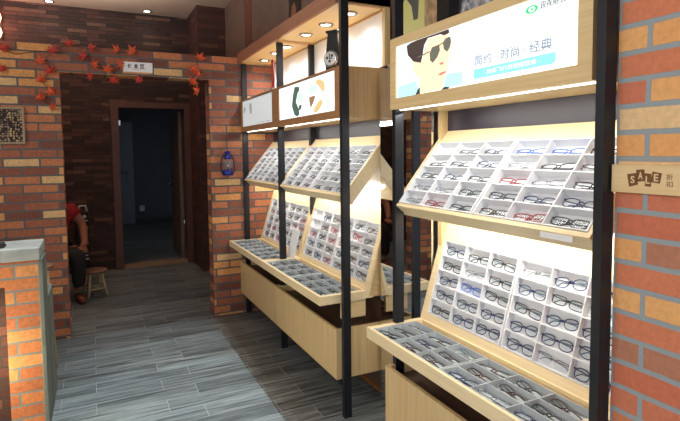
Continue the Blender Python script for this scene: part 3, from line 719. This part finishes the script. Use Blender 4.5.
upright(B3,B4,'near',True,23,['navy blue','black','silver','navy blue','black','navy blue'])
tray(B3,B4,'near',True,31,['black','dark brown','black','silver','navy blue'])
rack(B1,B2,'middle',False,41,KA); upright(B1,B2,'middle',False,43,['black','navy blue','black','dark brown','red'],{(0,0),(1,0)}); tray(B1,B2,'middle',False,47,KA)
rack(B0,B1,'far',False,51,['dark brown','black']); upright(B0,B1,'far',False,53,['black','red','dark brown','black']); tray(B0,B1,'far',False,57,KA)
for a,b_,n_ in ((B0,B1,'far'),(B1,B2,'middle'),(B3,B4,'near')): cabinet(a,b_,n_)

# ------------------------------------------------------------------ small things
tag(MB().box(1.50,B2-.035,.02,1.512,B3+.004,2.0).build('mirror',M['mirror']),'tall narrow mirror between the middle and near displays','mirror')
e=empty('wall_poster',RX((1.585,B2-.06,2.0)),'olive and grey blotchy poster above the narrow mirror','poster')
MB().box(0,0,0,.46,.9,.006).build('sheet',M['p_camo1'],e)
m_=MB(); m_.prism([(.0,.9),(.0,.36),(.06,.30),(.12,.36),(.18,.30),(.20,.22),(.24,.22),(.25,.33),(.40,.42),(.46,.6),(.46,.9)],.006,.0066); m_.build('grey_blotch',M['p_camo2'],e)
m_=MB(); m_.box(.0,0,.006,.012,.9,.008); m_.build('white_edge',M['paper'],e)
m_=MB(); m_.box(.30,.0,.006,.46,.42,.0064); m_.build('pale_patch',M['tile_wd'],e)
# price tags
tag(MB().box(1.262,1.04,1.245,1.2645,1.16,1.262).build('price_tag',M['paper']),'white price strip on the lower edge of the near slanted case','price tag')
o=MB().box(-.03,-.02,0,.03,.02,.003).build('price_tag',M['paper']); o.location=(1.42,4.05,.6985); tag(o,'small white card lying on the far flat tray','price tag')
# leaning white card
o=MB().box(-.035,-.003,0,.035,.003,.25).build('leaning_card',M['paper']); o.location=(1.36,3.70,.70); o.rotation_euler=(.10,.36,-1.1); tag(o,'tall white card leaning on the far upright case by the seam','card')
# red tube ornament on sign box
e=empty('red_ornament',T(1.262,3.765,2.012),'thin red ornament standing on the far sign box beside the post','ornament')
m_=MB(); m_.tube([(0,0,0),(.004,0,.06),(-.002,0,.14),(.0,0,.19)],.010,10); m_.build('red_stick',M['redp'],e)
m_=MB(); m_.lathe([(.014,0),(.016,.004),(.010,.02)],12); m_.build('foot',M['redp'],e)
MB().lathe([(.006,0),(.013,.012),(.006,.024)],12,Matrix.Translation((0,0,.19))).build('red_bead',M['redp'],e)
# watch on stand, on top of the middle sign box
e=empty('display_watch',frame((1.31,2.80,2.004),(.45,-.89,0),(0,0,1),(-.89,-.45,0)),'black oversized watch model with silver dial on the middle sign box','watch model')
m_=MB(); m_.prism([(-.05,0),(.05,0),(.056,.06),(.048,.12),(.036,.20),(.034,.232),(-.034,.232),(-.036,.20),(-.046,.12),(-.054,.06)],-.02,.0); m_.build('strap',M['blackm'],e,.006)
m_=MB(); m_.box(-.042,.225,-.026,.042,.24,.006); m_.build('strap_loop',M['black'],e,.003)
m_=MB(); m_.lathe([(.05,0),(.052,.01),(.046,.02),(.04,.02)],28,Matrix.Translation((.0,.07,0))); m_.build('case_ring',M['chrome'],e)
m_=MB(); m_.lathe([(.04,.018),(.04,.0215)],28,Matrix.Translation((.0,.07,0))); m_.build('dial',M['paper'],e)
m_=MB(); m_.box(-.003,.07,.0215,.003,.10,.0235); m_.box(-.003,.067,.0215,.022,.073,.0235)
for cx_,cy_ in ((0,.055),(-.018,.075),(.018,.085)): m_.lathe([(.009,.0215),(.009,.0228)],12,Matrix.Translation((cx_,cy_,0)))
m_.build('watch_hands',M['dkgrey'],e)
# dark poster above the middle canopy
e=empty('dark_poster',RX((1.584,4.22,2.52)),'black poster with faint pink shape on the wall above the canopies','poster')
MB().box(0,0,0,.24,.8,.008).build('sheet',M['blackm'],e)
m_=MB(); m_.prism([(.06,.10),(.13,.12),(.16,.2),(.12,.26),(.06,.24),(.04,.17)],.008,.0088); m_.build('pink_shape',M['skin'],e)
# SALE board
e=empty('sale_board',RX((1.29,.926,1.404)),'pine board carved with SALE fixed to the near brick wall','sign')
MB().box(0.004,0,0,.42,.074,.022).build('board',M['sale'],e,.001)
t=MB(); SQ={'S':[(.049,.049),(.074,.053),(.080,.023),(.056,.016)],'A':[(.0735,.061),(.0955,.063),(.098,.033),(.0765,.030)],'L':[(.0965,.053),(.114,.052),(.114,.019),(.098,.020)],'E':[(.117,.058),(.141,.054),(.136,.028),(.113,.031)]}
for k,q in SQ.items(): t.prism(q,.0221,.0226)
M['burn']=plain('burnt wood',(112,72,38),.7)
t.build('letter_blocks',M['burn'],e)
t=MB()
for k,q in SQ.items():
    cx_=sum(p[0] for p in q)/4; cy_=sum(p[1] for p in q)/4; add_text(t,k,cx_-.0058,cy_-.0095,cx_+.0058,cy_+.0095,.0230,.0002,.0012)
t.build('lettering',M['sale'],e)
t=MB(); add_text(t,'折',.152,.038,.168,.053,.0226,.0002); add_text(t,'扣',.152,.021,.168,.035,.0226,.0002); t.build('lettering',M['stoolseat'],e)
# orange strip on the floor behind the middle display
tag(MB().box(1.585,2.66,0,1.60,2.98,.004).build('floor_strip',M['orange']),'thin orange strip on the floor beneath the middle display','strip')

# ------------------------------------------------------------------ light
def area(name,loc,rot,sx,sy,power,col,spread=PI):
    L=bpy.data.lights.new(name,'AREA'); L.shape='RECTANGLE'; L.size=sx; L.size_y=sy; L.energy=power; L.color=col; L.spread=spread
    o=bpy.data.objects.new(name,L); COL.objects.link(o); o.location=loc; o.rotation_euler=rot; return o
# unseen overhead light; narrow spread and staggered ends shape the lit floor's edges
for ye,pw in ((3.2,12),(3.8,14),(4.3,14),(4.7,14)): area('aisle_ceiling_light',(-.87,(ye-.3)/2,3.33),(0,0,0),3.6,ye+.3,pw,(.80,.95,1),math.radians(.4))
area('storefront_daylight',(-.6,-2.2,1.7),(math.radians(90),0,0),4.0,2.6,54,(.92,.96,1))
area('near_wall_light',(-.9,-.2,2.7),(0,math.radians(52),0),.5,.8,62,(1,.95,.86))
area('left_fill_light',(-2.6,1.2,2.3),(0,math.radians(-80),0),1.2,3.5,80,(1,.97,.92))  # unseen fill added to brighten the sign and display fronts
area('passage_ceiling_fill',(-.6,5.9,2.75),(PI,0,0),2.0,.8,48,(1,.90,.83))  # unseen upward fill added to lighten the passage ceiling
area('inner_room_fill',(1.0,9.5,2.7),(0,0,0),.8,.8,3,(.92,.95,1))  # unseen small fill added to brighten the back room
L=bpy.data.lights.new('recess_lamp','POINT'); L.energy=15; L.color=(1,.86,.52); L.shadow_soft_size=.08
o=bpy.data.objects.new('recess_lamp',L); COL.objects.link(o); o.location=(-.66,3.05,.42)
w=bpy.data.worlds.new('world'); SC.world=w; w.use_nodes=True
w.node_tree.nodes['Background'].inputs[0].default_value=(.75,.85,1,1); w.node_tree.nodes['Background'].inputs[1].default_value=.25

# ------------------------------------------------------------------ camera
cam=bpy.data.cameras.new('camera'); co=bpy.data.objects.new('camera',cam); COL.objects.link(co); SC.camera=co
f,yaw,pit,roll,cx,cy,h=509.57,.4548,.0638,-.0098,341.93,184.36,1.5192
Fv=Vector((math.sin(yaw)*math.cos(pit),math.cos(yaw)*math.cos(pit),-math.sin(pit)))
R0=Vector((math.cos(yaw),-math.sin(yaw),0)); U0=R0.cross(Fv)
c_,s_=math.cos(roll),math.sin(roll); R_=c_*R0+s_*U0; U_=-s_*R0+c_*U0
co.matrix_world=frame((0,0,h),R_,U_,-Fv)
cam.sensor_fit='HORIZONTAL'; cam.sensor_width=36; cam.lens=f*36/680
cam.shift_x=(340-cx)/680; cam.shift_y=-(210.5-cy)/680
cam.clip_start=.02
SC.view_settings.view_transform='Standard'; SC.view_settings.look='None'; SC.view_settings.gamma=1; SC.view_settings.use_curve_mapping=False
SC.view_settings.exposure=0
